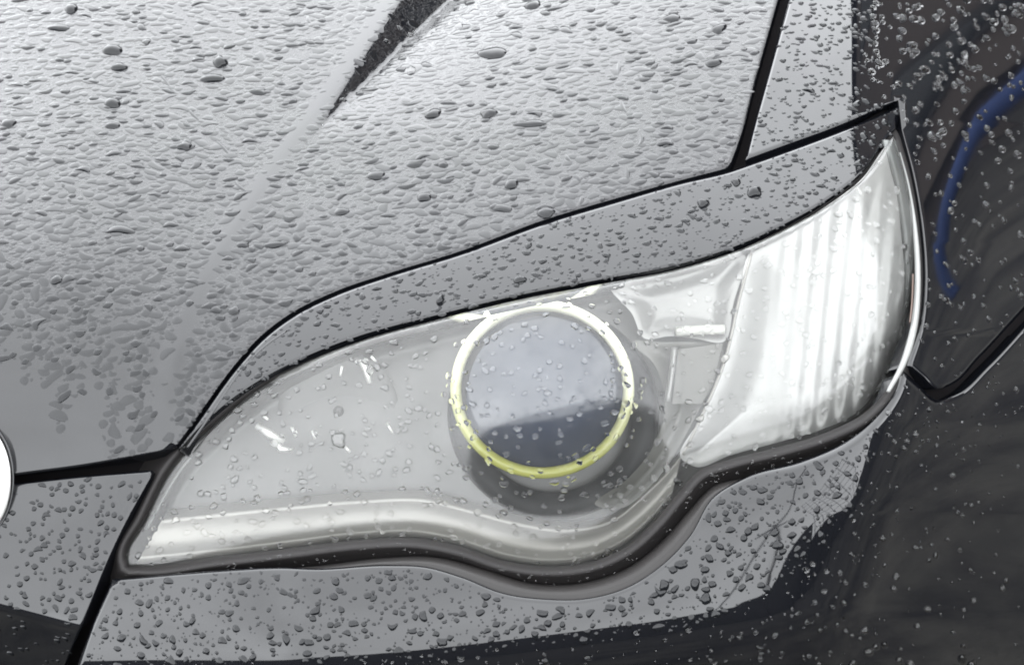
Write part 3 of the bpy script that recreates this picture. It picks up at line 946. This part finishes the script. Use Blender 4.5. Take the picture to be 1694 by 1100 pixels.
# beads held back at the panel edges
def edge_beads(label, line, off, wf, n, seed, mat=None):
    r_ = np.random.default_rng(seed)
    c = samp(line, 900)
    i = np.sort(r_.choice(900, n, replace=False))
    x = c[i, 0] + off[0] + r_.uniform(-1, 1, n); y = c[i, 1] + off[1] + r_.uniform(-2, 2, n)
    rr = 2.0 + 4.6 * r_.random(n) ** 2.5
    drops_mesh('fine_rain_drops', label, x, y, rr, wf, r_, 0.5, 0.5, mat or M['water'])
edge_beads('water beads hanging along the lower edge of the bonnet', HOOD_LINE, (-1, -5), lambda x, y: w_hood(x, y) - 0.0008, 46, 31)
edge_beads('water beads hanging along the strip above the lens', LENS_TOP[4:], (-2, -8), lambda x, y: w_body(x, y) - 0.0008, 80, 32)
edge_beads('water beads along the lower edge of the front wing', [(1250, 258), (1300, 240), (1380, 211), (1440, 188), (1478, 170)], (-1, -5), lambda x, y: w_body(x, y) - 0.0006, 22, 33)
# trickles running down the bonnet
for pts, lab in (([(1022, 96), (1028, 170), (1062, 232), (1036, 262), (1040, 302)], 'crooked trickle of water down the bonnet towards its edge'),
                 ([(905, 232), (940, 262), (958, 300), (962, 340)], 'short trickle above the fat drop at the bonnet edge'),
                 ([(490, -10), (520, 50), (556, 108)], 'trickle running into the bonnet rib near the upper edge'),
                 ([(262, 120), (300, 168), (345, 216), (380, 262), (392, 306), (410, 318)], 'long trickle down the left of the bonnet to the rib'),
                 ([(100, 300), (126, 345), (160, 372)], 'faint trickle on the left side of the bonnet')):
    q = samp(pts, 60)
    q = q + np.stack([np.sin(np.arange(60) * 0.5) * 1.3, np.zeros(60)], axis=1)
    _, _, nn_ = frame(q[:, 0], q[:, 1], w_hood)
    rd = 0.0034 * (0.8 + 0.25 * np.sin(np.arange(60) * 0.37))
    o = tube('water_trickle', P(q[:, 0], q[:, 1], w_hood(q[:, 0], q[:, 1])) - nn_ * 0.0029, rd, M['water_flat'], None, seg=24)
    tag(o, lab, 'water trickle', 'trickles on the bonnet')

# the few drops big enough to point at
BIG = [
 (815, 88, 26, 9, 'largest flat drop high on the bonnet, right of the crease'),
 (878, 205, 29, 6, 'long thin drop lying across the middle of the bonnet'),
 (717, 188, 14, 8, 'round drop left of a twin on the middle of the bonnet'),
 (808, 188, 14, 9, 'round drop just above the long thin drop on the bonnet'),
 (882, 9, 13, 7, 'ring-shaped drop at the upper edge of the picture on the bonnet'),
 (1112, 30, 15, 7, 'slanting drop near the upper right of the bonnet'),
 (1190, 48, 12, 9, 'squarish drop beside the black gap at the wing'),
 (1180, 105, 14, 7, 'oval drop beside the wing gap, below the squarish one'),
 (687, 270, 18, 7, 'teardrop on the bonnet midway between crease and headlight'),
 (733, 273, 9, 5, 'small dark drop beside the midway teardrop'),
 (846, 304, 12, 10, 'round dark drop above the black line over the ring lamp'),
 (622, 290, 17, 8, 'wedge-shaped drop right of the bonnet rib'),
 (830, 345, 19, 7, 'slanting drop close above the bonnet edge'),
 (702, 326, 13, 8, 'drop leaning down the bonnet above the long black line'),
 (565, 350, 14, 7, 'low drop on the slope right of the bonnet rib'),
 (1100, 237, 16, 5, 'thin crescent drop above the wing end of the bonnet edge'),
 (903, 352, 17, 9, 'fat drop resting against the bonnet edge'),
 (455, 405, 18, 6, 'flat drop just right of the fading rib'),
 (402, 405, 12, 5, 'small flat drop sitting on the fading rib'),
 (472, 501, 14, 6, 'drop resting on the bonnet edge where it curves down'),
 (387, 514, 10, 8, 'bent drop at the foot of the bonnet slope'),
 (186, 83, 17, 9, 'dark-topped drop near the upper left of the bonnet'),
 (118, 15, 12, 8, 'dark drop nearest the upper left corner'),
 (364, 103, 10, 10, 'rounded dark-rimmed drop left of the bonnet crease'),
 (351, 130, 22, 7, 'wide bow-shaped drop under the dark-rimmed one'),
 (186, 171, 14, 9, 'slanted dark drop on the left half of the bonnet'),
 (186, 208, 13, 6, 'small wing-shaped drop below the slanted dark one'),
 (98, 46, 19, 6, 'pale wide drop near the upper left corner'),
 (197, 111, 15, 7, 'striped oval drop below the dark-topped one'),
 (427, 152, 16, 6, 'slanted drop left of the foot of the dark crease'),
 (14, 205, 15, 7, 'flat drop at the left edge of the picture'),
 (306, 242, 13, 8, 'pale-edged drop at the middle of the left bonnet'),
 (200, 381, 28, 6, 'longest smear of water on the left of the bonnet'),
 (93, 463, 11, 8, 'dark three-cornered drop low on the left of the bonnet'),
 (131, 551, 11, 6, 'small drop above the smooth run-off patch'),
 (112, 572, 7, 5, 'tiny greenish dark drop above the smooth run-off patch'),
]
BIG_STRIP = [(1248, 318, 13, 10, 'largest drop on the strip over the side reflector'), (1163, 337, 11, 8, 'dark drop on the strip below the wing gap'),
 (1218, 302, 9, 6, 'small oval drop beside the largest one on the strip'), (729, 496, 7, 9, 'upright drop on the strip left of the ring lamp'),
 (860, 463, 11, 7, 'drop on the strip directly above the ring lamp')]
BIG_BUMP = [(1150, 966, 8, 12, 'reddish round drop below the bumper lip'), (1168, 990, 9, 11, 'round drop beside the reddish one on the bumper'),
 (1287, 902, 10, 9, 'round drop on the bumper under the side reflector'), (1099, 968, 9, 10, 'dome-shaped drop under the lip of the bumper'),
 (1126, 934, 11, 8, 'wide drop close under the bumper lip'), (731, 1062, 9, 8, 'dark drop low on the bumper below the ring lamp')]
BIG_LENS = [(560, 728, 14, 13, 'big clear drop over the dim inner lamp'), (612, 612, 7, 9, 'bright glinting drop high on the left of the lens'),
 (808, 762, 6, 8, 'reddish drop sitting on the lower left of the yellow ring')]
for lst, wf, mat, where, grp in ((BIG, w_hood, M['water'], 'bonnet', 'large rain drops on the bonnet'), (BIG_STRIP, w_body, M['water'], 'strip', 'large rain drops on the upper trim strip'),
                     (BIG_BUMP, w_body, M['water'], 'bumper', 'large rain drops on the bumper'), (BIG_LENS, w_lens, M['water_clear'], 'lens', 'large rain drops on the headlight lens')):
    for i, (x, y, a, b, lab) in enumerate(lst):
        xa, ya = np.array([x], float), np.array([y], float)
        e1, e2, nn = frame(xa, ya, wf)
        l1, l2 = float(np.linalg.norm(e1)), float(np.linalg.norm(e2))
        H_, V_ = a * l1, b * l2                      # half width and half height on the surface, metres
        rr_ = V_ / min(l1, l2)
        o = drops_mesh('rain_drop', None, xa, ya, np.array([rr_ * 1.1]), wf, np.random.default_rng(100 + x), 0, 0.34 if wf is w_hood else 0.5, mat, seg=20, el0=[max(H_ / V_, 0.6)])
        tag(o, lab, 'rain drop', grp)

# ------------------------------------------------------------------ more surroundings
backdrop = empty('backdrop', (10.4, 6.8, 0))  # unseen building added to darken the reflection in the bonnet crease
backdrop.rotation_euler = (0, 0, math.radians(-58))
tag(backdrop, 'added unseen two-storey house behind the wing, mirrored in the bonnet crease', 'backdrop')
M['brick'] = principled('dark_brick', (0.085, 0.07, 0.062), 0.85)[0]
M['roof'] = principled('slate_roof', (0.02, 0.02, 0.022), 0.6)[0]
M['window'] = principled('window_glass', (0.01, 0.012, 0.014), 0.1)[0]
box('wall', (0, 0, 2.9), (8.4, 7.0, 5.8), M['brick'], backdrop)
bm = bmesh.new()
vs = [bm.verts.new(v) for v in ((-4.5, -3.8, 5.82), (4.5, -3.8, 5.82), (4.5, 3.8, 5.82), (-4.5, 3.8, 5.82), (-4.5, 0, 8.0), (4.5, 0, 8.0))]
for f in ((0, 1, 5, 4), (3, 4, 5, 2), (0, 4, 3), (1, 2, 5), (0, 3, 2, 1)): bm.faces.new([vs[k] for k in f])
me = bpy.data.meshes.new('roof'); bm.to_mesh(me); bm.free(); me.materials.append(M['roof'])
ro = bpy.data.objects.new('roof', me); COL.objects.link(ro); ro.parent = backdrop
for zz in (1.6, 4.3):
    for xx in (-2.6, 0, 2.6):
        f = box('window', (xx, -3.52, zz), (1.2, 0.1, 1.3), M['wall'], backdrop)
        box('pane', (xx, -3.575, zz), (1.04, 0.03, 1.14), M['window'], f)
# unseen added blue hoop barrier, mirrored in the wing
azb = math.radians(55)
hb = empty('blue_mirror_prop', (4.0 * math.sin(azb), 4.0 * math.cos(azb), 0))  # shaped and added only for the blue arc it mirrors
hb.rotation_euler = (0, 0, -azb)
tag(hb, 'added unseen blue hoop barrier on the ground behind the wing', 'prop')
M['blue'].node_tree.nodes['Principled BSDF'].inputs['Base Color'].default_value = (0.011, 0.038, 0.15, 1)
M['blue'].node_tree.nodes['Principled BSDF'].inputs['Roughness'].default_value = 0.7
def sm3(pts, n=50):
    q = samp([(a * 100, b * 100) for a, b in pts], n) / 100.0
    return [(a, 0, b) for a, b in q]
tube('hoop', sm3([(-0.32, 0.47), (-0.15, 0.46), (0.05, 0.45), (0.2, 0.42), (0.36, 0.36), (0.5, 0.26), (0.6, 0.12), (0.64, 0)]), np.linspace(0.06, 0.026, 50), M['blue'], hb, seg=16)
# pole, cables and an added trellis, mirrored as fine dark lines in the bumper
def polar(az, el, d, z0=0.58, x0=0.17, y0=-0.2):
    a, e = math.radians(az), math.radians(el)
    return np.array([x0 + d * math.cos(e) * math.sin(a), y0 + d * math.cos(e) * math.cos(a), z0 + d * math.sin(e)])
M['pole'] = principled('grey_timber_pole', (0.03, 0.027, 0.024), 0.8)[0]
pb = polar(149, 0, 8.0)
pole = empty('utility_pole', (pb[0], pb[1], 0))
tag(pole, 'dark timber utility pole in front of the car carrying cables', 'utility pole')
tube('post', [(0, 0, 0), (0, 0, 2.4), (0, 0, 4.9)], [0.055, 0.05, 0.045], M['pole'], pole, seg=14)
box('cross_arm', (0, 0.0, 4.6), (0.9, 0.07, 0.07), M['pole'], pole, rz=0.5)
c1 = [polar(a, e, d) - np.array([pb[0], pb[1], 0]) for a, e, d in ((166, 11, 14), (157, 16, 11), (152, 23, 9), (149, 27, 8.6), (136, 40, 6.4), (124, 50, 5.6), (100, 48, 6.4))]
tube('cable', c1, 0.035, M['rubber'], pole, seg=6)
tb = polar(121, 0, 6.0)
tr = empty('gridwork', (tb[0], tb[1], 0)); tr.rotation_euler = (0, 0, -math.radians(121))  # unseen bars added for the fine grid of lines they mirror
tag(tr, 'added unseen tall trellis of thin bars in front of the car', 'gridwork')
for k in range(9): tube('upright_bar', [(-1.4 + 0.35 * k, 0, 0), (-1.4 + 0.35 * k, 0, 2.2), (-1.4 + 0.35 * k, 0, 4.4)], 0.012, M['pole'], tr, seg=6)
for k in range(12): tube('cross_bar', [(-1.45, 0.03, 0.35 + 0.36 * k), (0, 0.03, 0.35 + 0.36 * k), (1.45, 0.03, 0.35 + 0.36 * k)], 0.012, M['pole'], tr, seg=6)
